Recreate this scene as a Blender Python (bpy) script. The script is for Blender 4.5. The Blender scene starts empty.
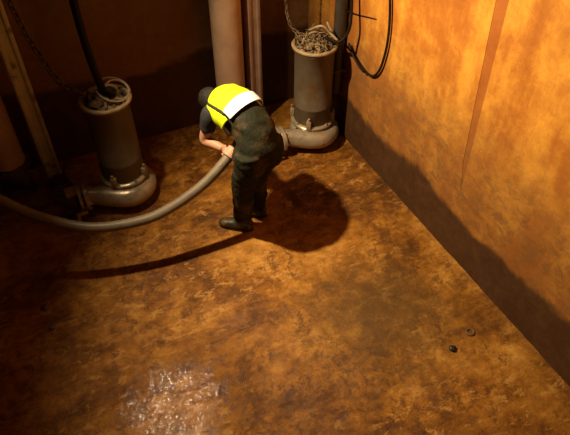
import bpy, bmesh, math, random
from mathutils import Vector, Matrix, noise

random.seed(7)
sc = bpy.context.scene
C = sc.collection

# ------------------------------------------------------------------ camera, world, light, exposure
YAW = math.radians(25.6)          # the camera looks 25.6 degrees right of the long wall's direction
CAM_H = 3.5
cam_d = bpy.data.cameras.new('camera')
cam_d.sensor_width = 36.0
cam_d.lens = 36.0 * 586.0 / 570.0
cam_d.clip_start = 0.05
cam = bpy.data.objects.new('camera', cam_d)
C.objects.link(cam)
cam.location = (0, 0, CAM_H)
cam.rotation_euler = (math.radians(45), 0, -YAW)
sc.camera = cam

world = bpy.data.worlds.new('world')
sc.world = world
world.use_nodes = True
bg = world.node_tree.nodes['Background']
bg.inputs[0].default_value = (1.0, 0.76, 0.48, 1)
bg.inputs[1].default_value = 0.022

LAMP = Vector((0.20, 3.55, 3.1))
AIM = Vector((2.05, 2.20, 1.10))
ld = bpy.data.lights.new('work_lamp', 'SPOT')
ld.energy = 850
ld.color = (1.0, 0.76, 0.45)
ld.spot_size = math.radians(112)
ld.spot_blend = 1.0
ld.shadow_soft_size = 0.05
lo = bpy.data.objects.new('work_lamp', ld)
C.objects.link(lo)
lo.location = LAMP
lo.rotation_euler = (AIM - LAMP).to_track_quat('-Z', 'Y').to_euler()

vs = sc.view_settings
vs.view_transform = 'Standard'
vs.look = 'None'
vs.gamma = 1.0
vs.use_curve_mapping = False
vs.exposure = 0.0

# ------------------------------------------------------------------ helpers
def tag(o, label=None, cat=None, group=None, kind=None):
    if label: o['label'] = label
    if cat: o['category'] = cat
    if group: o['group'] = group
    if kind: o['kind'] = kind
    return o

def empty(name, loc, rz=0):
    o = bpy.data.objects.new(name, None)
    C.objects.link(o)
    o.location = loc
    o.rotation_euler = (0, 0, rz)
    o.empty_display_size = 0.1
    return o

class MB:
    """collects shapes; build() links them as ONE mesh object"""
    def __init__(self):
        self.v = []; self.f = []
    def add(self, vs, fs):
        n = len(self.v)
        self.v += [tuple(p) for p in vs]
        self.f += [tuple(i + n for i in f) for f in fs]
        return self
    def box(self, lo, hi, M=None):
        x0, y0, z0 = lo; x1, y1, z1 = hi
        vs = [Vector(p) for p in ((x0,y0,z0),(x1,y0,z0),(x1,y1,z0),(x0,y1,z0),(x0,y0,z1),(x1,y0,z1),(x1,y1,z1),(x0,y1,z1))]
        if M: vs = [M @ p for p in vs]
        return self.add(vs, [(0,3,2,1),(4,5,6,7),(0,1,5,4),(1,2,6,5),(2,3,7,6),(3,0,4,7)])
    def bevbox(self, lo, hi, b=0.01, M=None):
        bm = bmesh.new()
        bmesh.ops.create_cube(bm, size=1)
        lo = Vector(lo); hi = Vector(hi)
        for v in bm.verts:
            v.co = Vector([(lo[i] + hi[i]) / 2 + v.co[i] * (hi[i] - lo[i]) for i in range(3)])
        bmesh.ops.bevel(bm, geom=bm.edges[:], offset=b, segments=2, affect='EDGES', profile=0.5)
        bm.verts.index_update()
        vs = [(M @ v.co if M else v.co.copy()) for v in bm.verts]
        fs = [[v.index for v in f.verts] for f in bm.faces]
        bm.free()
        return self.add(vs, fs)
    def tube(self, pts, radii, n=12, cap=True, closed=False, ref=None, rb=None):
        pts = [Vector(p) for p in pts]
        m = len(pts)
        if not hasattr(radii, '__len__'): radii = [radii] * m
        if rb is None: rb = radii
        vs = []; fs = []
        prev = None
        for i in range(m):
            if closed: t = pts[(i+1) % m] - pts[i-1]
            else: t = pts[min(i+1, m-1)] - pts[max(i-1, 0)]
            if t.length < 1e-9: t = Vector((0,0,1))
            t.normalize()
            if ref is not None:
                u = Vector(ref) - t * t.dot(Vector(ref))
            elif prev is None:
                a = Vector((0,0,1)) if abs(t.z) < 0.9 else Vector((1,0,0))
                u = a - t * t.dot(a)
            else:
                u = prev - t * t.dot(prev)
            u.normalize(); prev = u
            w = t.cross(u)
            for k in range(n):
                a = 2 * math.pi * k / n
                vs.append(pts[i] + u * math.cos(a) * radii[i] + w * math.sin(a) * rb[i])
        for i in range(m if closed else m - 1):
            j = (i + 1) % m
            for k in range(n):
                l = (k + 1) % n
                fs.append((i*n+k, i*n+l, j*n+l, j*n+k))
        if cap and not closed:
            fs.append(tuple(range(n))[::-1]); fs.append(tuple((m-1)*n + k for k in range(n)))
        return self.add(vs, fs)
    def lathe(self, prof, n=32, M=None, close=True):
        vs = []; fs = []
        m = len(prof)
        for r, z in prof:
            for k in range(n):
                a = 2 * math.pi * k / n
                p = Vector((r * math.cos(a), r * math.sin(a), z))
                vs.append(M @ p if M else p)
        for i in range(m - 1):
            for k in range(n):
                l = (k + 1) % n
                fs.append((i*n+k, i*n+l, (i+1)*n+l, (i+1)*n+k))
        if close:
            fs.append(tuple(range(n))[::-1]); fs.append(tuple((m-1)*n + k for k in range(n)))
        return self.add(vs, fs)
    def ball(self, c, r, seg=12, rings=8, M=None):
        r = Vector(r) if hasattr(r, '__len__') else Vector((r, r, r))
        c = Vector(c)
        vs = []; fs = []
        for i in range(rings + 1):
            th = math.pi * i / rings
            for k in range(seg):
                a = 2 * math.pi * k / seg
                p = Vector((r.x*math.sin(th)*math.cos(a), r.y*math.sin(th)*math.sin(a), r.z*math.cos(th)))
                if M: p = M @ p
                vs.append(c + p)
        for i in range(rings):
            for k in range(seg):
                l = (k + 1) % seg
                fs.append((i*seg+k, (i+1)*seg+k, (i+1)*seg+l, i*seg+l))
        return self.add(vs, fs)
    def mesh(self, name, smooth=40):
        me = bpy.data.meshes.new(name)
        me.from_pydata(self.v, [], self.f)
        bm = bmesh.new(); bm.from_mesh(me)
        bmesh.ops.remove_doubles(bm, verts=bm.verts[:], dist=1e-6)
        bmesh.ops.recalc_face_normals(bm, faces=bm.faces[:])
        bm.to_mesh(me); bm.free()
        if smooth:
            me.shade_smooth()
            me.set_sharp_from_angle(angle=math.radians(smooth))
        return me
    def build(self, name, m, parent=None, loc=(0,0,0), smooth=40):
        me = self.mesh(name, smooth)
        o = bpy.data.objects.new(name, me)
        me.materials.append(m)
        C.objects.link(o)
        o.location = loc
        if parent: o.parent = parent
        return o

def put(name, me, parent, loc=(0,0,0), rot=(0,0,0)):
    o = bpy.data.objects.new(name, me)
    C.objects.link(o)
    o.parent = parent
    o.location = loc
    o.rotation_euler = rot
    return o

def spline(pts, n=8, closed=False):
    pts = [Vector(p) for p in pts]
    out = []
    m = len(pts)
    for i in range(m if closed else m - 1):
        if closed:
            p0, p1, p2, p3 = pts[i-1], pts[i], pts[(i+1) % m], pts[(i+2) % m]
        else:
            p0 = pts[max(i-1, 0)]; p1 = pts[i]; p2 = pts[i+1]; p3 = pts[min(i+2, m-1)]
        for k in range(n):
            t = k / n
            out.append(0.5 * ((2*p1) + (p2-p0)*t + (2*p0-5*p1+4*p2-p3)*t*t + (3*p1-p0-3*p2+p3)*t**3))
    if not closed: out.append(pts[-1])
    return out

def lerp_list(vals, n):
    out = []
    for i in range(len(vals) - 1):
        for k in range(n): out.append(vals[i] + (vals[i+1] - vals[i]) * k / n)
    out.append(vals[-1])
    return out

def remesh(obj, voxel, smooth_it=4):
    """fuse overlapping shapes into one continuous skin and apply"""
    m = obj.modifiers.new('r', 'REMESH'); m.mode = 'VOXEL'; m.voxel_size = voxel
    s = obj.modifiers.new('s', 'SMOOTH'); s.iterations = smooth_it; s.factor = 0.5
    dg = bpy.context.evaluated_depsgraph_get()
    me = bpy.data.meshes.new_from_object(obj.evaluated_get(dg))
    obj.modifiers.clear()
    old = obj.data
    if not me.materials:
        for mm in old.materials: me.materials.append(mm)
    obj.data = me
    me.shade_smooth()
    return obj

# ------------------------------------------------------------------ materials
def new_mat(name):
    m = bpy.data.materials.new(name); m.use_nodes = True
    nt = m.node_tree
    return m, nt, nt.nodes['Principled BSDF']

def N(nt, t, **kw):
    n = nt.nodes.new(t)
    for k, v in kw.items():
        if k.startswith('i_'): n.inputs[int(k[2:])].default_value = v
        else: setattr(n, k, v)
    return n

def ramp(nt, fac, stops):
    r = nt.nodes.new('ShaderNodeValToRGB')
    e = r.color_ramp.elements
    while len(e) < len(stops): e.new(0.5)
    for x, (p, c) in zip(e, stops):
        x.position = p
        x.color = c if len(c) == 4 else (*c, 1)
    nt.links.new(fac, r.inputs[0])
    return r.outputs[0]

def tex(nt, scale=5, detail=6, rough=0.6, coord=None, dist=0.0, mscale=None, mrot=None, mloc=None):
    if coord is None:
        coord = nt.nodes.new('ShaderNodeNewGeometry').outputs['Position']
    if mscale or mrot or mloc:
        mp = nt.nodes.new('ShaderNodeMapping')
        if mscale: mp.inputs['Scale'].default_value = mscale
        if mrot: mp.inputs['Rotation'].default_value = mrot
        if mloc: mp.inputs['Location'].default_value = mloc
        nt.links.new(coord, mp.inputs[0]); coord = mp.outputs[0]
    n = nt.nodes.new('ShaderNodeTexNoise')
    n.inputs['Scale'].default_value = scale
    n.inputs['Detail'].default_value = detail
    n.inputs['Roughness'].default_value = rough
    n.inputs['Distortion'].default_value = dist
    nt.links.new(coord, n.inputs['Vector'])
    return n.outputs['Fac']

def mix(nt, fac, a, b, mode='MIX'):
    m = nt.nodes.new('ShaderNodeMix'); m.data_type = 'RGBA'; m.blend_type = mode
    for inp, val in ((m.inputs[0], fac), (m.inputs[6], a), (m.inputs[7], b)):
        if hasattr(val, 'links'): nt.links.new(val, inp)
        elif isinstance(val, (int, float)): inp.default_value = val
        else: inp.default_value = (*val, 1) if len(val) == 3 else val
    return m.outputs[2]

def math_n(nt, op, a, b=0.0, c=None, clamp=False):
    m = nt.nodes.new('ShaderNodeMath'); m.operation = op; m.use_clamp = clamp
    for i, val in enumerate((a, b) if c is None else (a, b, c)):
        if hasattr(val, 'links'): nt.links.new(val, m.inputs[i])
        else: m.inputs[i].default_value = val
    return m.outputs[0]

def maprange(nt, v, a, b, c=0.0, d=1.0, smooth=True):
    m = nt.nodes.new('ShaderNodeMapRange')
    m.interpolation_type = 'SMOOTHSTEP' if smooth else 'LINEAR'
    nt.links.new(v, m.inputs[0])
    for i, x in enumerate((a, b, c, d)): m.inputs[i+1].default_value = x
    return m.outputs[0]

def bump(nt, bsdf, h, strength=0.3, dist=0.02):
    b = nt.nodes.new('ShaderNodeBump')
    b.inputs['Strength'].default_value = strength
    b.inputs['Distance'].default_value = dist
    nt.links.new(h, b.inputs['Height'])
    nt.links.new(b.outputs[0], bsdf.inputs['Normal'])
    return b

def pos(nt):
    g = nt.nodes.new('ShaderNodeNewGeometry')
    s = nt.nodes.new('ShaderNodeSeparateXYZ')
    nt.links.new(g.outputs['Position'], s.inputs[0])
    return g.outputs['Position'], s.outputs

def simple(name, c1, c2, scale=8, rough=(0.4, 0.7), metal=0.0, bstr=0.2, lo=0.35, hi=0.65, dirt=None, dirt_amt=0.55, dist=0.01):
    m, nt, b = new_mat(name)
    f = tex(nt, scale, 6, 0.6)
    col = ramp(nt, f, [(lo, c1), (hi, c2)])
    if dirt:
        g = tex(nt, scale * 0.6, 8, 0.7, mloc=(3, 7, 1))
        gf = maprange(nt, g, dirt_amt - 0.06, dirt_amt + 0.08)
        col = mix(nt, gf, col, dirt)
    nt.links.new(col, b.inputs['Base Color'])
    rr = maprange(nt, f, 0.3, 0.7, rough[0], rough[1])
    nt.links.new(rr, b.inputs['Roughness'])
    b.inputs['Metallic'].default_value = metal
    bump(nt, b, tex(nt, scale * 5, 4, 0.6), bstr, dist)
    return m

def wall_mat(name, base_a, base_b, base_c, line, tilt=None):
    """stained concrete; a sludge coat up to a ragged tide line"""
    m, nt, b = new_mat(name)
    P, s = pos(nt)
    big = tex(nt, 1.3, 4, 0.55, P, 0.3)
    streak = tex(nt, 1.7, 5, 0.6, P, 0.2, mscale=(2.2, 2.2, 0.30))
    fine = tex(nt, 7, 10, 0.75, P, 0.3)
    f = math_n(nt, 'ADD', math_n(nt, 'MULTIPLY', big, 0.40), math_n(nt, 'MULTIPLY', streak, 0.32))
    f = math_n(nt, 'ADD', f, math_n(nt, 'MULTIPLY', fine, 0.28))
    col = ramp(nt, f, [(0.40, base_a), (0.5, base_b), (0.60, base_c)])
    # mottled scum zone above the tide line, deepened to paint in weaker light lower down
    ragged = tex(nt, 3.2, 7, 0.65, P, 0.4, mloc=(5, 1, 2))
    zz = math_n(nt, 'ADD', s[2], math_n(nt, 'MULTIPLY', math_n(nt, 'SUBTRACT', ragged, 0.5), 0.55))
    zone = maprange(nt, zz, line + 0.30, line + 1.15, 1.0, 0.0)
    blot = maprange(nt, tex(nt, 9, 9, 0.75, P, 0.5, mscale=(1, 1, 1.4)), 0.42, 0.6)
    zf = math_n(nt, 'MULTIPLY', zone, math_n(nt, 'ADD', math_n(nt, 'MULTIPLY', blot, 0.35), 0.58), clamp=True)
    col = mix(nt, zf, col, (0.19, 0.082, 0.022))
    # sludge coat
    rag2 = tex(nt, 1.6, 5, 0.55, P, 0.3, mloc=(2, 9, 4))
    z2 = math_n(nt, 'ADD', s[2], math_n(nt, 'MULTIPLY', math_n(nt, 'SUBTRACT', rag2, 0.5), 0.5))
    if tilt: z2 = math_n(nt, 'ADD', z2, math_n(nt, 'MULTIPLY', s[tilt[0]], tilt[1]))
    sl = maprange(nt, z2, line - 0.03, line + 0.05, 1.0, 0.0)
    scol = ramp(nt, fine, [(0.35, (0.048, 0.020, 0.008)), (0.65, (0.085, 0.037, 0.014))])
    col = mix(nt, sl, col, scol)
    nt.links.new(col, b.inputs['Base Color'])
    r = math_n(nt, 'SUBTRACT', maprange(nt, fine, 0.3, 0.7, 0.65, 0.85), math_n(nt, 'MULTIPLY', sl, 0.12))
    nt.links.new(r, b.inputs['Roughness'])
    b.inputs['Specular IOR Level'].default_value = 0.25
    h = math_n(nt, 'ADD', math_n(nt, 'MULTIPLY', fine, 0.5), math_n(nt, 'MULTIPLY', tex(nt, 3.5, 6, 0.6, P, 0.5, mrot=(0.6, 0, 0)), 0.5))
    bump(nt, b, h, 0.35, 0.03)
    return m

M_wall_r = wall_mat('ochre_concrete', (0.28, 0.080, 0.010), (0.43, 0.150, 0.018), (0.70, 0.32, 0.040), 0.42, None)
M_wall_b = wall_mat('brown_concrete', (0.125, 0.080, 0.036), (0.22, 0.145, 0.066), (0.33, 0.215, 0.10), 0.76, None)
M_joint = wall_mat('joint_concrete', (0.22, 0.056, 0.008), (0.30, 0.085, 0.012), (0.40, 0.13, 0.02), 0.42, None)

def floor_mat():
    m, nt, b = new_mat('wet_ochre_mud')
    P, s = pos(nt)
    big = tex(nt, 1.1, 5, 0.6, P, 0.6)
    mid = tex(nt, 5.0, 12, 0.80, P, 0.25)
    drag = tex(nt, 5.0, 6, 0.6, P, 0.9, mrot=(0, 0, math.radians(8)), mscale=(0.6, 2.4, 1))
    fine = tex(nt, 26, 6, 0.7, P)
    f = math_n(nt, 'ADD', math_n(nt, 'MULTIPLY', big, 0.42), math_n(nt, 'MULTIPLY', mid, 0.44))
    f = math_n(nt, 'ADD', f, math_n(nt, 'MULTIPLY', drag, 0.14))
    col = ramp(nt, f, [(0.39, (0.058, 0.020, 0.003)), (0.45, (0.145, 0.052, 0.006)), (0.52, (0.285, 0.115, 0.013)), (0.57, (0.40, 0.185, 0.030)), (0.64, (0.54, 0.29, 0.07))])
    crisp = tex(nt, 11, 12, 0.82, P, 0.3, mloc=(1, 6, 3))
    patch = maprange(nt, tex(nt, 2.3, 5, 0.6, P, 0.5, mloc=(8, 3, 1)), 0.42, 0.60)
    dk = math_n(nt, 'MULTIPLY', maprange(nt, crisp, 0.50, 0.55), math_n(nt, 'ADD', math_n(nt, 'MULTIPLY', patch, 0.6), 0.15))
    col = mix(nt, dk, col, (0.075, 0.027, 0.007))
    fleck = maprange(nt, tex(nt, 9, 12, 0.8, P, 0.4, mloc=(3, 2, 9), mscale=(0.8, 1.3, 1)), 0.53, 0.58)
    lp = maprange(nt, tex(nt, 1.6, 4, 0.6, P, 0.4, mloc=(1, 5, 2)), 0.40, 0.60)
    col = mix(nt, math_n(nt, 'MULTIPLY', fleck, math_n(nt, 'ADD', math_n(nt, 'MULTIPLY', lp, 0.5), 0.1)), col, (0.54, 0.28, 0.07))
    # greenish settled silt patch in the middle of the floor
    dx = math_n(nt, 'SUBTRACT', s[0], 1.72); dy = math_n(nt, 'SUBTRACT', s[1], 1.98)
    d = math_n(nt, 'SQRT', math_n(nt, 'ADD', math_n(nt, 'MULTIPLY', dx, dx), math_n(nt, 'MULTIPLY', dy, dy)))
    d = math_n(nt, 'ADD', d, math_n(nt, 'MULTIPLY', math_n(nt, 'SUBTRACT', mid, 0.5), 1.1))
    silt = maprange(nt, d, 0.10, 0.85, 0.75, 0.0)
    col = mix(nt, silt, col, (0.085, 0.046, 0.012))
    nt.links.new(col, b.inputs['Base Color'])
    # shallow rippled puddle near the foot of the picture
    px_ = math_n(nt, 'SUBTRACT', s[0], 0.12); py_ = math_n(nt, 'SUBTRACT', s[1], 1.90)
    pd = math_n(nt, 'SQRT', math_n(nt, 'ADD', math_n(nt, 'MULTIPLY', px_, px_), math_n(nt, 'MULTIPLY', py_, py_)))
    pd = math_n(nt, 'ADD', pd, math_n(nt, 'MULTIPLY', math_n(nt, 'SUBTRACT', mid, 0.5), 0.9))
    pud = maprange(nt, pd, 0.24, 0.62, 1.0, 0.0)
    dry = maprange(nt, tex(nt, 1.7, 4, 0.6, P, 0.4, mloc=(4, 2, 0)), 0.35, 0.65, 0.45, 0.65)
    wet = math_n(nt, 'ADD', math_n(nt, 'MULTIPLY', dry, math_n(nt, 'SUBTRACT', 1.0, pud)), math_n(nt, 'MULTIPLY', pud, 0.07))
    nt.links.new(wet, b.inputs['Roughness'])
    b.inputs['Specular IOR Level'].default_value = 0.2
    h = math_n(nt, 'ADD', math_n(nt, 'MULTIPLY', mid, 0.5), math_n(nt, 'MULTIPLY', fine, 0.4))
    h = math_n(nt, 'ADD', h, math_n(nt, 'MULTIPLY', drag, 0.25))
    rip = tex(nt, 36, 3, 0.6, P, 0.4, mloc=(0.5, 0.2, 0))
    inv = math_n(nt, 'SUBTRACT', 1.0, math_n(nt, 'MULTIPLY', pud, 0.9))
    h = math_n(nt, 'ADD', math_n(nt, 'MULTIPLY', h, inv), math_n(nt, 'MULTIPLY', math_n(nt, 'MULTIPLY', rip, pud), 0.48))
    bump(nt, b, h, 0.6, 0.022)
    return m
M_floor = floor_mat()

M_iron = simple('pump_casing', (0.10, 0.075, 0.046), (0.155, 0.12, 0.08), 6, (0.42, 0.65), 0.15, 0.15, dirt=(0.14, 0.075, 0.03), dirt_amt=0.60)
M_volute = simple('scoured_cast_iron', (0.38, 0.31, 0.22), (0.52, 0.44, 0.33), 7, (0.22, 0.40), 0.45, 0.15, dirt=(0.20, 0.12, 0.05), dirt_amt=0.62)
M_rim = simple('caked_rim', (0.27, 0.185, 0.10), (0.38, 0.28, 0.165), 18, (0.5, 0.75), 0.05, 0.4)
M_cover = simple('rusted_cover', (0.16, 0.10, 0.05), (0.36, 0.25, 0.14), 16, (0.5, 0.8), 0.1, 0.5)
M_bolt = simple('bolt_steel', (0.22, 0.17, 0.11), (0.40, 0.32, 0.22), 30, (0.35, 0.55), 0.5, 0.1)
M_pipe = simple('pale_pipe', (0.56, 0.37, 0.25), (0.70, 0.48, 0.33), 5, (0.45, 0.65), 0.0, 0.12, dirt=(0.26, 0.15, 0.085), dirt_amt=0.64)
M_rail = simple('galvanised_rail', (0.48, 0.34, 0.28), (0.62, 0.46, 0.38), 9, (0.4, 0.6), 0.2, 0.12, dirt=(0.2, 0.12, 0.08), dirt_amt=0.64)
M_rail_grey = simple('grey_rail_steel', (0.46, 0.43, 0.35), (0.60, 0.56, 0.46), 9, (0.4, 0.6), 0.2, 0.12, dirt=(0.14, 0.10, 0.06), dirt_amt=0.62)
M_foot = simple('sludgy_iron', (0.07, 0.045, 0.025), (0.17, 0.11, 0.06), 10, (0.45, 0.7), 0.1, 0.3)
M_chain = simple('rusty_chain', (0.09, 0.05, 0.025), (0.20, 0.125, 0.07), 30, (0.45, 0.7), 0.4, 0.2)
M_cable = simple('black_rubber', (0.010, 0.005, 0.003), (0.016, 0.009, 0.005), 20, (0.55, 0.75), 0.0, 0.1)
M_cable.node_tree.nodes['Principled BSDF'].inputs['Specular IOR Level'].default_value = 0.15
M_wire = simple('wire_rope', (0.30, 0.23, 0.14), (0.46, 0.36, 0.23), 30, (0.4, 0.6), 0.2, 0.2)
M_conduit = simple('grey_plastic', (0.035, 0.028, 0.02), (0.055, 0.044, 0.032), 8, (0.35, 0.5), 0.0, 0.1)
M_hose = simple('hose_rubber', (0.14, 0.11, 0.074), (0.19, 0.152, 0.106), 9, (0.45, 0.65), 0.0, 0.15, dirt=(0.2, 0.13, 0.07), dirt_amt=0.62)
M_steel = simple('nozzle_steel', (0.35, 0.3, 0.24), (0.5, 0.44, 0.36), 12, (0.3, 0.45), 0.7, 0.1)
M_rag = simple('matted_rag', (0.07, 0.045, 0.022), (0.34, 0.24, 0.13), 25, (0.7, 0.9), 0.0, 0.5)
M_pebble = simple('dark_grit', (0.012, 0.008, 0.006), (0.03, 0.02, 0.014), 30, (0.3, 0.5), 0.0, 0.3)
M_clod = simple('mud_clod', (0.10, 0.045, 0.018), (0.17, 0.08, 0.03), 30, (0.4, 0.6), 0.0, 0.4)
M_skin = simple('skin', (0.50, 0.24, 0.15), (0.58, 0.29, 0.19), 25, (0.5, 0.6), 0.0, 0.05)
M_hair = simple('dark_hair', (0.008, 0.006, 0.005), (0.018, 0.013, 0.010), 60, (0.5, 0.7), 0.0, 0.6)
M_shirt = simple('black_cotton', (0.010, 0.010, 0.012), (0.022, 0.021, 0.023), 30, (0.8, 0.9), 0.0, 0.2)
M_wader = simple('green_rubber', (0.010, 0.011, 0.005), (0.021, 0.021, 0.009), 9, (0.7, 0.9), 0.0, 0.3, dirt=(0.065, 0.042, 0.018), dirt_amt=0.56, dist=0.02)
M_wader.node_tree.nodes['Principled BSDF'].inputs['Specular IOR Level'].default_value = 0.2
M_boot = simple('boot_rubber', (0.022, 0.020, 0.012), (0.045, 0.036, 0.02), 12, (0.35, 0.55), 0.0, 0.2, dirt=(0.12, 0.06, 0.02), dirt_amt=0.58)
M_vest = simple('yellow_fabric', (0.66, 0.77, 0.003), (0.72, 0.85, 0.004), 14, (0.75, 0.85), 0.0, 0.15)
M_strip = simple('reflective_tape', (0.84, 0.93, 1.0), (0.90, 0.97, 1.0), 40, (0.35, 0.45), 0.0, 0.03)
M_trim = simple('black_binding', (0.012, 0.011, 0.01), (0.02, 0.018, 0.015), 30, (0.7, 0.8), 0.0, 0.1)

# ------------------------------------------------------------------ the setting
XW, YW = 2.51, 4.72          # right and far wall faces
XL, YF = -1.70, -1.20        # left and near walls (out of frame)
HT = 4.2

# floor: a displaced sheet of mud over the slab
def floor_h(x, y):
    p = Vector((x, y, 0))
    a = noise.fractal(p * 3.1, 1.0, 2.0, 5)
    c = math.cos(math.radians(-8)); s = math.sin(math.radians(-8))
    q = Vector((x * c + y * s, -x * s + y * c, 0))
    d = noise.noise(Vector((q.x * 2.2, q.y * 11, 3)))
    h = 0.006 * a + 0.004 * d
    e = min(XW - x, YW - y)
    h += 0.012 * math.exp(-max(e, 0) / 0.05)      # silt banked against the walls
    return max(-0.014, min(0.014, h)) - 0.004
fb = MB()
nx, ny = 210, 290
vs_ = []; fs_ = []
for j in range(ny + 1):
    for i in range(nx + 1):
        x = XL + (XW - XL) * i / nx; y = YF + (YW - YF) * j / ny
        vs_.append((x, y, floor_h(x, y)))
for j in range(ny):
    for i in range(nx):
        a = j * (nx + 1) + i
        fs_.append((a, a + 1, a + nx + 2, a + nx + 1))
b0 = len(vs_)
vs_ += [(XL, YF, -0.2), (XW, YF, -0.2), (XW, YW, -0.2), (XL, YW, -0.2)]
fs_.append((b0 + 3, b0 + 2, b0 + 1, b0))
me = bpy.data.meshes.new('floor'); me.from_pydata(vs_, [], fs_); me.materials.append(M_floor); me.shade_smooth()
fl = bpy.data.objects.new('floor', me); C.objects.link(fl)
tag(fl, 'wet ochre mud covering the concrete floor of the pit', kind='structure')

def wall(name, lo, hi, m, label):
    o = MB().box(lo, hi).build(name, m, smooth=0)
    tag(o, label, kind='structure')
    return o
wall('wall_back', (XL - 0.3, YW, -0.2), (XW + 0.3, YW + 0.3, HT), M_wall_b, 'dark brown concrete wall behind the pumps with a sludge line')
wr = wall('wall_right', (XW + 0.002, YF - 0.3, -0.2), (XW + 0.3, YW, HT), M_joint, 'brightly lit ochre concrete wall with a dark sludge band')
def panel(poly):
    """flat cast panel: outline in (y, z), a shallow slab proud of the joint"""
    n = len(poly)
    vv = [(XW, y, z) for y, z in poly] + [(XW + 0.02, y, z) for y, z in poly]
    ff = [tuple(range(n)), tuple(range(n, 2 * n))[::-1]] + [(k, (k + 1) % n, n + (k + 1) % n, n + k) for k in range(n)]
    return MB().add(vv, ff).build('wall_panel', M_wall_r, wr, smooth=0)
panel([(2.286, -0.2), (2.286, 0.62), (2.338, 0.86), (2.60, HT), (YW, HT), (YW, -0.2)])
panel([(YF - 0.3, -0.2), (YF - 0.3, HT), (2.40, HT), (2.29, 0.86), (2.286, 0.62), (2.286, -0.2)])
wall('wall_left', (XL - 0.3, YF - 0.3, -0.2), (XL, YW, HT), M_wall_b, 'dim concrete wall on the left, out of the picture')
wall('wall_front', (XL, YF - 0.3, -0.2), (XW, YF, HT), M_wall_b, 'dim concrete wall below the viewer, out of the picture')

# ------------------------------------------------------------------ pumps
def ring_pts(r, z, n=32, cx=0, cy=0, tilt=None):
    out = []
    for k in range(n):
        a = 2 * math.pi * k / n
        p = Vector((r * math.cos(a), r * math.sin(a), 0))
        if tilt: p = tilt @ p
        out.append(p + Vector((cx, cy, z)))
    return out

bolt_me = MB().lathe([(0.013, 0), (0.013, 0.012), (0.007, 0.013), (0.007, 0.022)], 6).mesh('bolt', 30)
bolt_me.materials.append(M_bolt)

def volute_mesh(R0, rt, out_len, zc):
    """snail casing: a tube wound round the axis, swelling towards a tangential outlet that runs along -X"""
    pts = []; rad = []
    steps = 30
    for k in range(steps + 1):
        u = k / steps
        # from the far left round the back and right side to the front, leaving along -X
        a = math.radians(180 - 270 * u)
        r = R0 * (0.80 + 0.20 * u)
        pts.append(Vector((r * math.cos(a), r * math.sin(a), zc)))
        rad.append(rt * (0.62 + 0.38 * u))
    last = pts[-1]
    for k in range(1, 9):
        u = k / 8
        pts.append(Vector((last.x - out_len * u, last.y + 0.125 * (u * u * (3 - 2 * u)), zc + 0.03 * u)))
        rad.append(rt * (1 - 0.10 * u))
    return pts, rad

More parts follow.
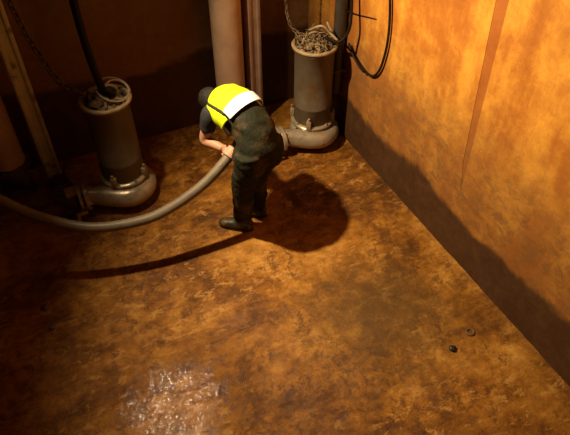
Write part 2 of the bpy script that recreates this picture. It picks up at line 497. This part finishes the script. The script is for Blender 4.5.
def make_pump(name, loc, body_r, body_h, label, rz=0):
    t = empty(name, loc, rz)
    tag(t, label, 'pump', 'submersible pumps in the pit')
    zc = 0.125; rt = 0.092
    pts, rad = volute_mesh(0.185, rt, 0.345, zc)
    vb = MB().tube(pts, rad, 20)
    vb.lathe([(0.13, 0.0), (0.15, 0.02), (0.15, 0.10), (0.155, 0.16), (0.14, 0.235), (0.12, 0.24)], 32)
    vol = vb.build('volute', M_volute, t)
    e = pts[-1]
    MX = Matrix.Translation(e) @ Matrix.Rotation(math.radians(-90), 4, 'Y')
    MB().lathe([(rt * 0.88, -0.01), (0.122, -0.004), (0.122, 0.022), (0.105, 0.024), (0.105, 0.030), (0.06, 0.031)], 32, MX).build('outlet_flange', M_volute, t)
    for k in range(6):
        a = 2 * math.pi * (k + 0.5) / 6
        p = MX @ Vector((0.108 * math.cos(a), 0.108 * math.sin(a), 0.0))
        put('bolt', bolt_me, vol, p + Vector((0.0, 0, 0)), (0, math.radians(90), 0))
    for k in range(3):
        a = math.radians(60 + 120 * k)
        MB().tube([(0.12 * math.cos(a), 0.12 * math.sin(a), -0.01), (0.12 * math.cos(a), 0.12 * math.sin(a), 0.08)], [0.03, 0.025], 10).build('foot', M_foot, t)
    # casing neck with a scalloped joint flange
    MB().lathe([(0.10, 0.222), (body_r + 0.022, 0.226), (body_r + 0.026, 0.250), (body_r + 0.012, 0.262), (body_r - 0.01, 0.264)], 48).build('joint_flange', M_volute, t)
    for k in range(8):
        a = 2 * math.pi * (k + 0.4) / 8
        put('bolt', bolt_me, t, ((body_r + 0.010) * math.cos(a), (body_r + 0.010) * math.sin(a), 0.256), (0, 0, a))
    for k in range(4):
        a = math.radians(-135 + 90 * k + 8)
        Mx = Matrix.Rotation(a, 4, 'Z')
        lg = MB().bevbox((body_r - 0.02, -0.022, 0.245), (body_r + 0.035, 0.022, 0.335), 0.008, Mx)
        lg.tube([Mx @ Vector((body_r + 0.022, 0, 0.24)), Mx @ Vector((body_r + 0.022, 0, 0.365))], 0.011, 8)
        lg.build('clamp_lug', M_rim, t)
    # motor housing
    H = body_h
    prof = [(body_r - 0.012, 0.255), (body_r, 0.27), (body_r, 0.42), (body_r + 0.003, 0.425), (body_r + 0.003, 0.437), (body_r, 0.442),
            (body_r, H - 0.05), (body_r + 0.012, H - 0.035), (body_r + 0.014, H - 0.012), (body_r - 0.004, H), (body_r - 0.022, H), (body_r - 0.024, H - 0.035), (0.02, H - 0.03)]
    MB().lathe(prof, 56).build('motor_housing', M_iron, t)
    # caked rim, uneven
    rp = []; rr = []
    for k in range(48):
        a = 2 * math.pi * k / 48
        w = noise.noise(Vector((math.cos(a) * 4 + loc[0], math.sin(a) * 4, 1)))
        rp.append(Vector(((body_r + 0.010) * math.cos(a), (body_r + 0.010) * math.sin(a), H + 0.002 + 0.006 * w)))
        rr.append(0.017 + 0.006 * w)
    MB().tube(rp, rr, 10, closed=True).build('top_rim', M_rim, t)
    cov = MB().lathe([(body_r - 0.03, H - 0.032), (body_r - 0.045, H - 0.015), (0.075, H - 0.008), (0.07, H + 0.035), (0.055, H + 0.045), (0.02, H + 0.047)], 40)
    for k in range(6):
        a = math.radians(60 * k + 20)
        Mx = Matrix.Rotation(a, 4, 'Z')
        cov.bevbox((0.06, -0.010, H - 0.02), (body_r - 0.035, 0.010, H + 0.022), 0.004, Mx)
    cv = cov.build('top_cover', M_cover, t)
    for k in range(6):
        a = math.radians(60 * k + 50)
        put('bolt', bolt_me, cv, ((body_r - 0.06) * math.cos(a), (body_r - 0.06) * math.sin(a), H - 0.014), (0, 0, a))
    # lifting bail
    hp = spline([(-0.105, 0.02, H - 0.01), (-0.10, 0.02, H + 0.06), (-0.05, 0.02, H + 0.10), (0.05, 0.02, H + 0.10), (0.10, 0.02, H + 0.06), (0.105, 0.02, H - 0.01)], 5)
    MB().tube(hp, 0.011, 8).build('lifting_handle', M_rim, t)
    MB().lathe([(0.032, H - 0.02), (0.032, H + 0.03), (0.025, H + 0.032), (0.025, H + 0.055), (0.012, H + 0.056)], 12, Matrix.Translation((0.055, -0.06, 0))).build('cable_gland', M_cover, t)
    return t

PL = Vector((0.405, 4.02, 0)); PR = Vector((2.215, 4.03, 0))
HL, HR = 0.975, 1.0
make_pump('submersible_pump', PL, 0.174, HL, 'dim grey submersible pump with wire loops on top, left of the worker')
make_pump('submersible_pump', PR, 0.174, HR, 'brown-grey submersible pump with rags on top in the lit corner')

# ------------------------------------------------------------------ riser pipes with duckfoot bends, guide rails
def riser(loc, label, group='riser pipes on the far wall'):
    t = empty('riser_pipe', loc)
    tag(t, label, 'pipe', group)
    r = 0.135
    MB().lathe([(r - 0.01, 0.27), (r, 0.275), (r, HT - 0.05), (r - 0.01, HT - 0.045)], 40).build('pipe', M_pipe, t)
    MB().lathe([(0.10, 0.225), (r + 0.032, 0.228), (r + 0.032, 0.256), (r + 0.004, 0.262), (r + 0.002, 0.28), (r - 0.01, 0.281)], 40).build('flange', M_foot, t)
    el = MB()
    pts = [];
    for k in range(9):
        a = math.radians(90 * k / 8)
        pts.append(Vector((0.11 - 0.11 * math.cos(a), -0.11 * math.sin(a) * 0.35, 0.225 - 0.11 * math.sin(a))))
    el.tube(pts, 0.105, 16)
    el.bevbox((-0.12, -0.13, -0.012), (0.13, 0.10, 0.03), 0.008)
    el.bevbox((-0.02, -0.02, 0.0), (0.02, 0.02, 0.2), 0.004)
    el.build('duckfoot_bend', M_foot, t)
    for k in range(8):
        a = 2 * math.pi * (k + 0.5) / 8
        put('bolt', bolt_me, t, ((r + 0.016) * math.cos(a), (r + 0.016) * math.sin(a), 0.252), (0, 0, a))
    return t
riser((1.61, 4.545, 0), 'thick pale pipe rising up the far wall behind the worker')
riser((-0.455, 4.545, 0), 'thick dim pipe cut off by the left edge of the picture')

def rail(loc, rz, label, M_rail):
    t = empty('guide_rail', loc, rz)
    tag(t, label, 'rail', 'pump guide rails')
    w = 0.062; d = 0.05; th = 0.010
    # rolled section: a slightly recessed web between two raised lips
    MB().box((-w + 0.01, -d + 0.012, 0.10), (w - 0.01, d, HT - 0.05)).build('rail_web', M_rail, t, smooth=0)
    MB().bevbox((-w, -d, 0.10), (-w + 0.034, d, HT - 0.05), 0.006).build('rail_lip', M_rail, t)
    MB().bevbox((w - 0.034, -d, 0.10), (w, d, HT - 0.05), 0.006).build('rail_lip', M_rail, t)
    f = MB()
    f.bevbox((-0.055, -0.08, -0.012), (0.11, 0.08, 0.035), 0.008)
    f.bevbox((-0.058, -0.062, 0.03), (0.085, 0.062, 0.15), 0.012)
    f.build('rail_foot', M_foot, t)
    return t
rail((-0.14, 4.40, 0), math.radians(8), 'narrow grey grooved rail standing left of the dim pump', M_rail_grey)
rail((1.855, 4.55, 0), math.radians(8), 'narrow pinkish grooved rail beside the thick pale pipe', M_rail)

# claw couplings joining each pump outlet to its rail foot
def coupling(loc, label, ang):
    t = empty('claw_coupling', loc, ang)
    tag(t, label, 'coupling', 'pump outlet couplings')
    # local +X points to the pump flange
    MB().lathe([(0.07, -0.0), (0.112, 0.002), (0.112, 0.026), (0.07, 0.028)], 28, Matrix.Translation((0.0, 0, 0.165)) @ Matrix.Rotation(math.radians(90), 4, 'Y') @ Matrix.Translation((0, 0, -0.028))).build('flange', M_volute, t)
    b = MB()
    b.tube([(-0.02, 0, 0.165), (-0.10, 0.03, 0.16), (-0.17, 0.10, 0.15)], [0.085, 0.08, 0.075], 16)
    b.bevbox((-0.14, -0.05, -0.012), (0.0, 0.06, 0.10), 0.01)
    b.build('bend', M_foot, t)
    MB().bevbox((-0.115, -0.045, 0.225), (0.012, 0.055, 0.265), 0.008).build('upper_claw', M_rim, t)
    c = MB().bevbox((-0.075, -0.135, 0.075), (0.01, -0.100, 0.10), 0.006)
    c.bevbox((-0.085, -0.135, -0.006), (-0.055, -0.100, 0.095), 0.006)
    c.build('lower_claw', M_rim, t)
    for yy, zz in ((-0.085, 0.11), (-0.06, 0.075), (0.02, 0.07)):
        put('bolt', bolt_me, t, (0.0, yy, zz), (0, math.radians(90), 0))
    return t
FLX = 0.285 + 0.0
coupling((PL.x - 0.390, PL.y - 0.06, 0), 'dark claw coupling between the dim pump and its rail', 0)
coupling((PR.x - 0.390, PR.y - 0.06, 0), 'claw coupling between the lit pump and its rail, behind the worker', 0)

# grey conduit in the lit corner
ct = empty('conduit', (2.452, 4.03, 0)); tag(ct, 'slim dark grey conduit standing behind the lit pump', 'conduit')
MB().tube([(0, 0, 0.48), (0, 0, HT - 0.1)], 0.054, 20).build('pipe', M_conduit, ct)
for zz in (0.7, 1.75):
    MB().bevbox((-0.057, -0.062, zz), (0.057, 0.062, zz + 0.03), 0.006).build('wall_clip', M_foot, ct)

# ------------------------------------------------------------------ cables, chains
def cable(pts, r, label, name='cable', cat='cable', m=None, group=None, n=10):
    o = MB().tube(spline(pts, 8), r, n).build(name, m or M_cable)
    return tag(o, label, cat, group)

def cam_ray(px, py):
    u = (px - 285) / 586; v = (217.5 - py) / 586
    c = math.sqrt(0.5)
    fw = c + v * c; z = -c + v * c
    return Vector((u * math.cos(YAW) + fw * math.sin(YAW), -u * math.sin(YAW) + fw * math.cos(YAW), z))
def on_z(px, py, z):
    d = cam_ray(px, py); return Vector((0, 0, CAM_H)) + d * ((z - CAM_H) / d.z)
def on_y(px, py, y):
    d = cam_ray(px, py); return Vector((0, 0, CAM_H)) + d * (y / d.y)
def on_x(px, py, x):
    d = cam_ray(px, py); return Vector((0, 0, CAM_H)) + d * (x / d.x)

gl = PL + Vector((0.055, -0.06, HL + 0.05))
top = on_y(73, 0, 4.12)
cable([gl, gl + Vector((-0.02, 0.005, 0.05)), on_y(103, 90, 4.02), on_y(93, 66, 4.05), on_y(82, 33, 4.08), top, top + (top - on_y(82, 33, 4.08)) * 2.2, Vector((0.15, 4.3, 4.0))],
      0.029, 'thick black power cable hanging down to the dim pump')

link_r = 0.0075
def chain(pts, label, pitch=0.050, wl=0.021, link_r=0.0075):
    sp = spline(pts, 20)
    d = [0]
    for a, b in zip(sp, sp[1:]): d.append(d[-1] + (b - a).length)
    def at(s):
        for i in range(len(d) - 1):
            if d[i+1] >= s:
                f = (s - d[i]) / max(d[i+1] - d[i], 1e-9)
                return sp[i].lerp(sp[i+1], f)
        return sp[-1]
    t = empty('lifting_chain', sp[0]); tag(t, label, 'chain')
    mb = MB()
    lp = []
    for k in range(20):
        a = 2 * math.pi * k / 20
        x = math.cos(a) * wl; y = math.sin(a) * wl
        y += math.copysign(0.012, math.sin(a)) if abs(math.sin(a)) > 1e-6 else 0
        lp.append(Vector((x, 0, y)))
    one = MB().tube(lp, link_r, 6, closed=True).mesh('chain_link'); one.materials.append(M_chain)
    s = 0; k = 0
    while s < d[-1]:
        p = at(s); q = (at(min(s + 0.02, d[-1])) - at(max(s - 0.02, 0)))
        o = put('chain_link', one, t, p - sp[0])
        e = q.to_track_quat('Z', 'Y')
        e = e @ Matrix.Rotation(math.radians(90 * (k % 2)) + 0.4, 4, 'Z').to_quaternion()
        o.rotation_mode = 'QUATERNION'; o.rotation_quaternion = e
        s += pitch; k += 1
    return t
hk = PL + Vector((-0.09, 0.02, HL + 0.075))
c1 = on_y(80, 92, 4.08)
chain([hk, c1, on_y(62, 84, 4.15), on_y(45, 63, 4.25), on_y(27, 36, 4.36), on_y(9, 0, 4.45), on_y(-10, -50, 4.5)], 'rusty lifting chain sagging from upper left to the dim pump')
h2 = PR + Vector((-0.08, 0.02, HR + 0.09))
chain([h2, on_y(294, 30, 4.15), on_y(288, 18, 4.22), on_y(286, 0, 4.3), on_y(285, -60, 4.3)], 'thin rusty chain hanging above the rag-covered pump', 0.036, 0.011, 0.0045)

# wire loops lying on the dim pump
for i, (dx, dy, r, tx, ty, dz, lab) in enumerate((
        (0.075, 0.020, 0.125, 0.30, 0.22, 0.055, 'larger wire rope loop tilted on top of the dim pump'),
        (0.105, -0.005, 0.088, 0.45, 0.30, 0.062, 'smaller wire rope loop inside the larger one on the dim pump'))):
    T = Matrix.Rotation(tx, 3, 'X') @ Matrix.Rotation(ty, 3, 'Y')
    o = MB().tube(ring_pts(r, 0, 32, 0, 0, T), 0.008, 8, closed=True).build('wire_loop', M_wire, loc=PL + Vector((dx, dy, HL + dz)))
    tag(o, lab, 'wire loop', 'wire loops on the dim pump')
# fold of pale rag on the dim pump
rb_ = MB()
rb_.ball((0, 0, 0), (0.055, 0.04, 0.025), 14, 8)
ro = rb_.build('rag', M_rag, loc=PL + Vector((-0.075, -0.05, HL + 0.008)), smooth=180)
for v in ro.data.vertices: v.co += v.co.normalized() * 0.02 * noise.noise(v.co * 40)
tag(ro, 'pale scrap of rag lying on the dim pump', 'rag')

# tangled rags and fibres on the lit pump: nobody could count the strands
tg = MB()
rnd = random.Random(3)
for k in range(75):
    a = rnd.uniform(0, 2 * math.pi); r0 = rnd.uniform(0.02, 0.165)
    p = Vector((r0 * math.cos(a), r0 * math.sin(a), rnd.uniform(0.0, 0.06)))
    pts = [p]
    dirn = Vector((rnd.uniform(-1, 1), rnd.uniform(-1, 1), rnd.uniform(-0.2, 0.8))).normalized()
    for j in range(4):
        dirn = (dirn + Vector((rnd.uniform(-.8, .8), rnd.uniform(-.8, .8), rnd.uniform(-.8, .5)))).normalized()
        q = pts[-1] + dirn * rnd.uniform(0.02, 0.05)
        if Vector((q.x, q.y)).length > 0.175: q.x *= 0.85; q.y *= 0.85
        q.z = max(0.0, min(q.z, 0.13))
        pts.append(q)
    r = rnd.uniform(0.003, 0.010)
    sp = spline(pts, 4)
    tg.tube(sp, [r * (1 - 0.6 * abs(i / (len(sp) - 1) - 0.4)) for i in range(len(sp))], 6, rb=[r * 0.5] * len(sp))
for k in range(12):
    a = rnd.uniform(0, 2 * math.pi); r0 = rnd.uniform(0.04, 0.14)
    tg.ball((r0 * math.cos(a), r0 * math.sin(a), 0.01), (rnd.uniform(.02, .04), rnd.uniform(.02, .04), rnd.uniform(.012, .03)), 10, 6)
to = tg.build('rag_tangle', M_rag, loc=PR + Vector((0, 0, HR)), smooth=60)
tag(to, 'matted rags and fibres tangled on top of the lit pump', 'rags', kind='stuff')
# frayed rope hooked over its right side
rp0 = PR + Vector((-0.03, 0.05, HR + 0.12))
ropts = [rp0, on_x(322, 26, 2.25), on_x(330, 33, 2.31), on_x(337, 40, 2.35), on_x(334, 36, 2.36), on_x(327, 22, 2.34)]
tag(MB().tube(spline(ropts, 6), 0.010, 8).build('frayed_rope', M_wire), 'pale frayed rope hooked over the side of the lit pump', 'rope')

# black cable along the conduit and down into the lit pump
gr_ = PR + Vector((0.055, -0.06, HR + 0.05))
cable([on_x(352, -60, 2.43), on_x(352, -20, 2.43), on_x(351.5, 8, 2.42), on_x(350, 26, 2.40), on_x(345, 37, 2.37), on_x(338, 42, 2.32), gr_ + Vector((0.02, 0, 0.02)), gr_],
      0.013, 'black cable curving from the conduit into the lit pump')
# cable looped on the lit wall
cable([on_x(391, -60, 2.487), on_x(390, -20, 2.487), on_x(390, 8, 2.487), on_x(389, 30, 2.487), on_x(386, 50, 2.487), on_x(380, 69, 2.487), on_x(373, 76, 2.487), on_x(365, 71, 2.487), on_x(357, 60, 2.485), on_x(351, 49, 2.48), on_x(349, 44, 2.475),
       on_x(352, 53, 2.462), on_x(359, 66, 2.462), on_x(364, 72, 2.464)],
      0.010, 'black cable drooping in a loop against the lit ochre wall')
# thin steel pin reaching from the conduit to the wall
pn = MB().tube([(2.475, 4.06, 1.250), (2.505, 3.85, 1.285), on_x(377, 19.5, 2.512)], 0.006, 8)
po = pn.build('wire_stub', M_cable)
tag(po, 'short dark wire stub sticking out across the lit wall', 'wire')

# ------------------------------------------------------------------ hose
hose_px = [(-70, 160, 1.02), (-35, 182, 0.88), (0, 200, 0.71), (40, 217, 0.56), (90, 227.5, 0.45), (140, 221, 0.44), (172, 207, 0.49), (205, 183, 0.61), (231, 154, 0.76)]
hp = [on_z(*q) for q in hose_px]
hand_p = hp[-1].copy()
tip_dir = Vector((0.62, 0.42, -0.5)).normalized()
left_ext = [Vector((-1.55, 4.2, 1.9)), Vector((-1.2, 4.0, 1.4))]
body_pts = left_ext + hp + [hand_p + Vector((0.10, 0.06, 0.045)), hand_p + Vector((0.20, 0.13, 0.03))]
ht = empty('suction_hose', (0, 0, 0)); tag(ht, 'long grey rubber hose sagging from the left edge to the worker\'s hands', 'hose')
hsp = spline(body_pts, 14)
hr = [0.037 + (0.0015 if i % 2 else 0) for i in range(len(hsp))]
MB().tube(hsp, hr, 16).build('hose_body', M_hose, ht)
e0 = hsp[-1]; ed = (hsp[-1] - hsp[-2]).normalized()
MB().tube([e0 - ed * 0.03, e0 + ed * 0.06], [0.044, 0.040], 16).build('end_coupling', M_steel, ht)

# ------------------------------------------------------------------ the worker
f2 = Vector((-0.36, 0.93, 0)).normalized()       # facing
s2 = Vector((f2.y, -f2.x, 0))                      # the worker's right
UP = Vector((0, 0, 1))
base = Vector((1.215, 3.24, 0))
person = empty('person', base)
tag(person, 'worker in yellow vest and green waders bending over to hold the hose', 'person')

hipc = Vector((1.272, 3.100, 0.86))
waist = Vector((1.272, 3.175, 0.985))
chest = Vector((1.226, 3.330, 1.050))
shc = Vector((1.175, 3.465, 1.050))
neck = Vector((1.150, 3.560, 1.03))
headc = Vector((1.128, 3.650, 0.975))
toe_dir = Vector((-0.78, 0.62, 0)).normalized()
L_hip = hipc - s2 * 0.095; R_hip = hipc + s2 * 0.095
L_ank = Vector((1.150, 3.195, 0.09)); R_ank = Vector((1.315, 3.290, 0.09))
L_kn = Vector((1.150, 3.135, 0.47)); R_kn = Vector((1.305, 3.235, 0.47))
L_sh = shc - s2 * 0.150 + Vector((0, 0, -0.02)); R_sh = shc + s2 * 0.150 + Vector((0, 0, -0.02))
L_el = on_z(205, 139.5, 0.81); 
L_wr = hand_p + Vector((-0.045, 0.045, 0.035))
R_wr = hand_p + Vector((0.155, 0.165, 0.075))
R_el = (R_sh + R_wr) / 2 + s2 * 0.10 + Vector((0, 0, -0.05))

def loc_(p): return Vector(p) - base
def tb(mb, pts, ra, rb=None, n=16, ref=None, sub=4):
    sp = spline([loc_(p) for p in pts], sub)
    mb.tube(sp, lerp_list(ra, sub), n, ref=ref, rb=lerp_list(rb, sub) if rb else None)
    return mb

# body: one continuous skin
bb = MB()
tb(bb, [hipc - UP * 0.05, hipc, waist, chest, shc, shc + (neck - shc) * 0.5], [0.13, 0.150, 0.130, 0.140, 0.140, 0.070], [0.10, 0.12, 0.105, 0.112, 0.085, 0.06], 20, ref=s2)
tb(bb, [shc, neck, headc + (neck - headc) * 0.3], [0.06, 0.055, 0.055])
hd = (headc - neck).normalized()
hM = Matrix(( s2, hd.cross(s2) , hd)).transposed()      # columns: right, (normal), crown direction
bb.ball(loc_(headc), (0.076, 0.098, 0.118), 20, 14, hM)
fn = hM @ Vector((0, 1, 0))
if fn.z > 0: fn = -fn                                    # the face looks down and forward
bb.ball(loc_(headc) + fn * 0.085 - hd * 0.035, (0.045, 0.035, 0.05), 12, 8, hM)     # jaw and mouth
bb.tube([loc_(headc) + fn * 0.085 + hd * 0.03, loc_(headc) + fn * 0.118 - hd * 0.012, loc_(headc) + fn * 0.095 - hd * 0.02], [0.010, 0.016, 0.010], 8)
for sg in (-1, 1):
    bb.ball(loc_(headc) + s2 * sg * 0.070 + fn * 0.02 - hd * 0.03, (0.008, 0.016, 0.024), 10, 6, hM)
for hip, kn, an in ((L_hip, L_kn, L_ank), (R_hip, R_kn, R_ank)):
    tb(bb, [hip + UP * 0.02, (hip + kn) / 2, kn, (kn * 0.6 + an * 0.4), an], [0.088, 0.078, 0.056, 0.055, 0.038])
    tb(bb, [an, an - UP * 0.045 + toe_dir * 0.05, an - UP * 0.06 + toe_dir * 0.15], [0.036, 0.036, 0.028])
for sh, el, wr in ((L_sh, L_el, L_wr), (R_sh, R_el, R_wr)):
    tb(bb, [shc.lerp(sh, 0.6), sh, (sh + el) / 2, el, (el * 0.6 + wr * 0.4), wr], [0.06, 0.058, 0.049, 0.041, 0.040, 0.028])
# hands: palm plus five curling fingers closed round the hose
def hose_frame(p):
    i = min(range(len(hsp)), key=lambda k: (hsp[k] - p).length)
    t = (hsp[min(i+1, len(hsp)-1)] - hsp[max(i-1, 0)]).normalized()
    return hsp[i], t
for wr in (L_wr, R_wr):
    c, t = hose_frame(wr)
    c = c + t * 0.02
    out = (wr - c); out = (out - t * out.dot(t)).normalized()
    side = t.cross(out)
    # palm lies on the hose on the wrist's side
    pc = c + out * 0.052
    tb(bb, [wr, pc.lerp(wr, 0.35), pc + side * 0.0], [0.028, 0.032, 0.036], [0.022, 0.020, 0.018], 12, ref=t)
    for k, ln in enumerate((0.92, 1.0, 0.97, 0.82)):
        o_ = (k - 1.5) * 0.0205
        fp = []
        for a in (10, 55, 100, 145, 190):
            ar = math.radians(a * ln)
            fp.append(c + t * o_ + (out * math.cos(ar) + side * math.sin(ar)) * 0.0475)
        tb(bb, fp, [0.0105, 0.010, 0.0095, 0.009, 0.0075], n=8, sub=3)
    fp = []
    for a in (-5, -50, -95, -130):
        ar = math.radians(a)
        fp.append(c + t * (-0.045 + 0.012 * abs(a) / 130) + (out * math.cos(ar) + side * math.sin(ar)) * 0.048)
    tb(bb, fp, [0.013, 0.012, 0.0105, 0.0085], n=8, sub=3)
body = bb.build('body', M_skin, person, smooth=180)
remesh(body, 0.0062, 3)

# hair
hb = MB()
hb.ball(loc_(headc) + hd * 0.012 - fn * 0.012, (0.083, 0.098, 0.120), 20, 14, hM)
hair = hb.build('hair', M_hair, person, smooth=180)
bm = bmesh.new(); bm.from_mesh(hair.data)
rm = [v for v in bm.verts if (v.co - loc_(headc)).dot(fn) > 0.060 and (v.co - loc_(headc)).dot(hd) < 0.065]
bmesh.ops.delete(bm, geom=rm, context='VERTS')
for v in bm.verts: v.co += (v.co - loc_(headc)).normalized() * 0.006 * noise.noise(v.co * 45)
bm.to_mesh(hair.data); bm.free()
so = hair.modifiers.new('t', 'SOLIDIFY'); so.thickness = 0.008; so.offset = -1
for sg, nm in ((-1, 'eye'), (1, 'eye')):
    MB().ball(loc_(headc) + s2 * sg * 0.032 + fn * 0.090 + hd * 0.012, 0.012, 10, 8).build(nm, M_hair, person)

# shirt: upper torso and short sleeves
sb = MB()
tb(sb, [waist, chest, shc, shc + (neck - shc) * 0.75], [0.140, 0.152, 0.152, 0.085], [0.116, 0.124, 0.098, 0.075], 20, ref=s2)
for sh, el in ((L_sh, L_el), (R_sh, R_el)):
    tb(sb, [shc.lerp(sh, 0.5), sh, sh.lerp(el, 0.4), sh.lerp(el, 0.60)], [0.072, 0.070, 0.062, 0.060])
shirt = sb.build('shirt', M_shirt, person, smooth=180)
remesh(shirt, 0.010, 4)

# waders: bib and loose trouser legs, one garment
wb = MB()
tb(wb, [hipc - UP * 0.08 - f2 * 0.0, hipc, waist, chest.lerp(shc, 0.1)], [0.150, 0.170, 0.156, 0.154], [0.125, 0.142, 0.132, 0.128], 24, ref=s2)
for hip, kn, an, sd in ((L_hip, L_kn, L_ank, 1), (R_hip, R_kn, R_ank, 2)):
    tb(wb, [hip + UP * 0.03, hip - UP * 0.10, (hip + kn) / 2, kn + f2 * 0.01, kn * 0.6 + an * 0.4, kn * 0.25 + an * 0.75, an + UP * 0.02],
       [0.120, 0.118, 0.104, 0.090, 0.084, 0.078, 0.070])
wad = wb.build('waders', M_wader, person, smooth=180)
remesh(wad, 0.012, 5)
for v in wad.data.vertices:
    p = v.co
    w = noise.noise(Vector((p.x * 7, p.y * 7, p.z * 16))) * 0.010 + noise.noise(Vector((p.x * 9, p.y * 9, p.z * 26 + p.x * 14))) * 0.006
    v.co = p + v.normal * w
for sg in (-1, 1):
    st = []
    for u in (0.0, 0.35, 0.7, 1.0):
        c_ = chest.lerp(shc, u) if u > 0.3 else waist.lerp(chest, 0.6 + u)
        nn = UP * 0.125 if u < 0.9 else UP * 0.11
        st.append(loc_(c_ + s2 * sg * 0.09 + nn - UP * 0.012))
    MB().tube(spline(st, 4), 0.018, 8, rb=[0.004] * (3 * 4 + 1), ref=s2).build('shoulder_strap', M_trim, person)

# boots
for an in (L_ank, R_ank):
    bt = MB()
    a = loc_(an)
    sp = spline([a + UP * 0.12, a + UP * 0.04, a - UP * 0.02 - toe_dir * 0.005], 4)
    bt.tube(sp, [0.066] * len(sp), 16)
    tr = Vector((toe_dir.y, -toe_dir.x, 0))
    sp = spline([a - toe_dir * 0.075 - UP * 0.045, a - UP * 0.035, a + toe_dir * 0.07 - UP * 0.045, a + toe_dir * 0.155 - UP * 0.053, a + toe_dir * 0.205 - UP * 0.060], 4)
    bt.tube(sp, lerp_list([0.040, 0.050, 0.052, 0.050, 0.028], 4), 16, ref=tr, rb=lerp_list([0.042, 0.050, 0.044, 0.034, 0.022], 4))
    bo = bt.build('boot', M_boot, person, smooth=180)
    remesh(bo, 0.008, 3)
    for v in bo.data.vertices: v.co.z = max(v.co.z, -0.006)
    sl = MB()
    ol = []
    for k in range(24):
        q = 2 * math.pi * k / 24
        ol.append((math.cos(q), math.sin(q)))
    vv = []
    for zz in (-0.012, 0.014):
        for cx_, sy_ in ol:
            wdt = 0.046 + 0.008 * cx_
            p = a + toe_dir * (0.062 + 0.148 * cx_) + tr * wdt * sy_
            vv.append((p.x, p.y, zz))
    sl.add(vv, [tuple(range(24))[::-1], tuple(range(24, 48))] + [(k, (k+1) % 24, 24 + (k+1) % 24, 24 + k) for k in range(24)])
    sl.build('sole', M_boot, bo)

# hi-vis vest: shells wrapped on the bent back
T_axis = [waist.lerp(chest, 0.68), waist.lerp(chest, 0.95), chest.lerp(shc, 0.35), shc, shc.lerp(neck, 0.55)]
VA = [0.178, 0.178, 0.176, 0.172, 0.110]
VBk = [0.152, 0.150, 0.146, 0.134, 0.104]
vt = spline(T_axis, 8); va = lerp_list(VA, 8); vbk = lerp_list(VBk, 8)
def shell(name, m, t0, t1, a0, a1, off=0.0, thick=0.006, nt_=16, na=28, parent=person, edge=None):
    vs = []; fs = []
    M_ = len(vt) - 1
    for i in range(nt_ + 1):
        u = (t0 + (t1 - t0) * i / nt_) * M_
        k = min(int(u), M_ - 1); fr = u - k
        c = vt[k].lerp(vt[k+1], fr); ra = va[k] + (va[k+1] - va[k]) * fr; rbk = vbk[k] + (vbk[k+1] - vbk[k]) * fr
        tg_ = (vt[min(k+1, M_)] - vt[max(k-1, 0)]).normalized()
        nb = s2.cross(tg_).normalized()
        if nb.z < 0: nb = -nb
        A0, A1 = (a0, a1) if edge is None else edge(t0 + (t1 - t0) * i / nt_)
        for j in range(na + 1):
            th = math.radians(A0 + (A1 - A0) * j / na)
            w = 0.004 * noise.noise(Vector((math.sin(th) * 3, u * 0.35, 2)))
            vs.append(loc_(c + s2 * math.sin(th) * (ra + off + w) + nb * math.cos(th) * (rbk + off + w)))
    for i in range(nt_):
        for j in range(na):
            a = i * (na + 1) + j
            fs.append((a, a + 1, a + na + 2, a + na + 1))
    o = MB().add(vs, fs).build(name, m, parent, smooth=180)
    md = o.modifiers.new('t', 'SOLIDIFY'); md.thickness = thick; md.offset = 1
    return o
vest = shell('vest', M_vest, 0.20, 1.0, -58, 82)
shell('reflective_band', M_strip, 0.0, 0.30, -58, 82, 0.004, parent=vest, nt_=6)
shell('front_panel', M_vest, 0.10, 0.86, -118, -64, 0.002, parent=vest, na=10)
shell('binding', M_trim, 0.24, 0.95, -65, -57.5, 0.004, parent=vest, na=4)

# ------------------------------------------------------------------ small debris on the mud
def lump(name, px, py, r, m, label, cat, seed, flat=0.5, group=None):
    p = on_z(px, py, 0)
    o = MB().ball((0, 0, 0), (r, r, r * flat), 14, 10).build(name, m, loc=(p.x, p.y, floor_h(p.x, p.y) + r * flat * 0.55), smooth=180)
    for v in o.data.vertices:
        v.co *= 1 + 0.5 * noise.noise(v.co / r * 0.9 + Vector((seed, 0, 0)))
    return tag(o, label, cat, group)
lump('pebble', 453, 349, 0.026, M_pebble, 'small black stone on the mud near the right wall', 'stone', 1, 0.7)
# ring-shaped scrap beside it
p = on_z(470, 332, 0)
rg = MB().tube([q * (1 + 0.15 * noise.noise(q * 30)) for q in ring_pts(0.026, 0, 20)], 0.008, 8, closed=True).build('rubber_ring', M_clod, loc=(p.x, p.y, floor_h(p.x, p.y) + 0.002))
tag(rg, 'small dark ring half sunk in the mud by the right wall', 'ring')
lump('mud_clod', 45, 308, 0.026, M_clod, 'larger clod of mud on the dark floor at far left', 'clod', 5, 0.5, 'clods of mud')
lump('mud_clod', 52, 328, 0.017, M_clod, 'smaller clod of mud nearest the lower left dark floor', 'clod', 9, 0.6, 'clods of mud')
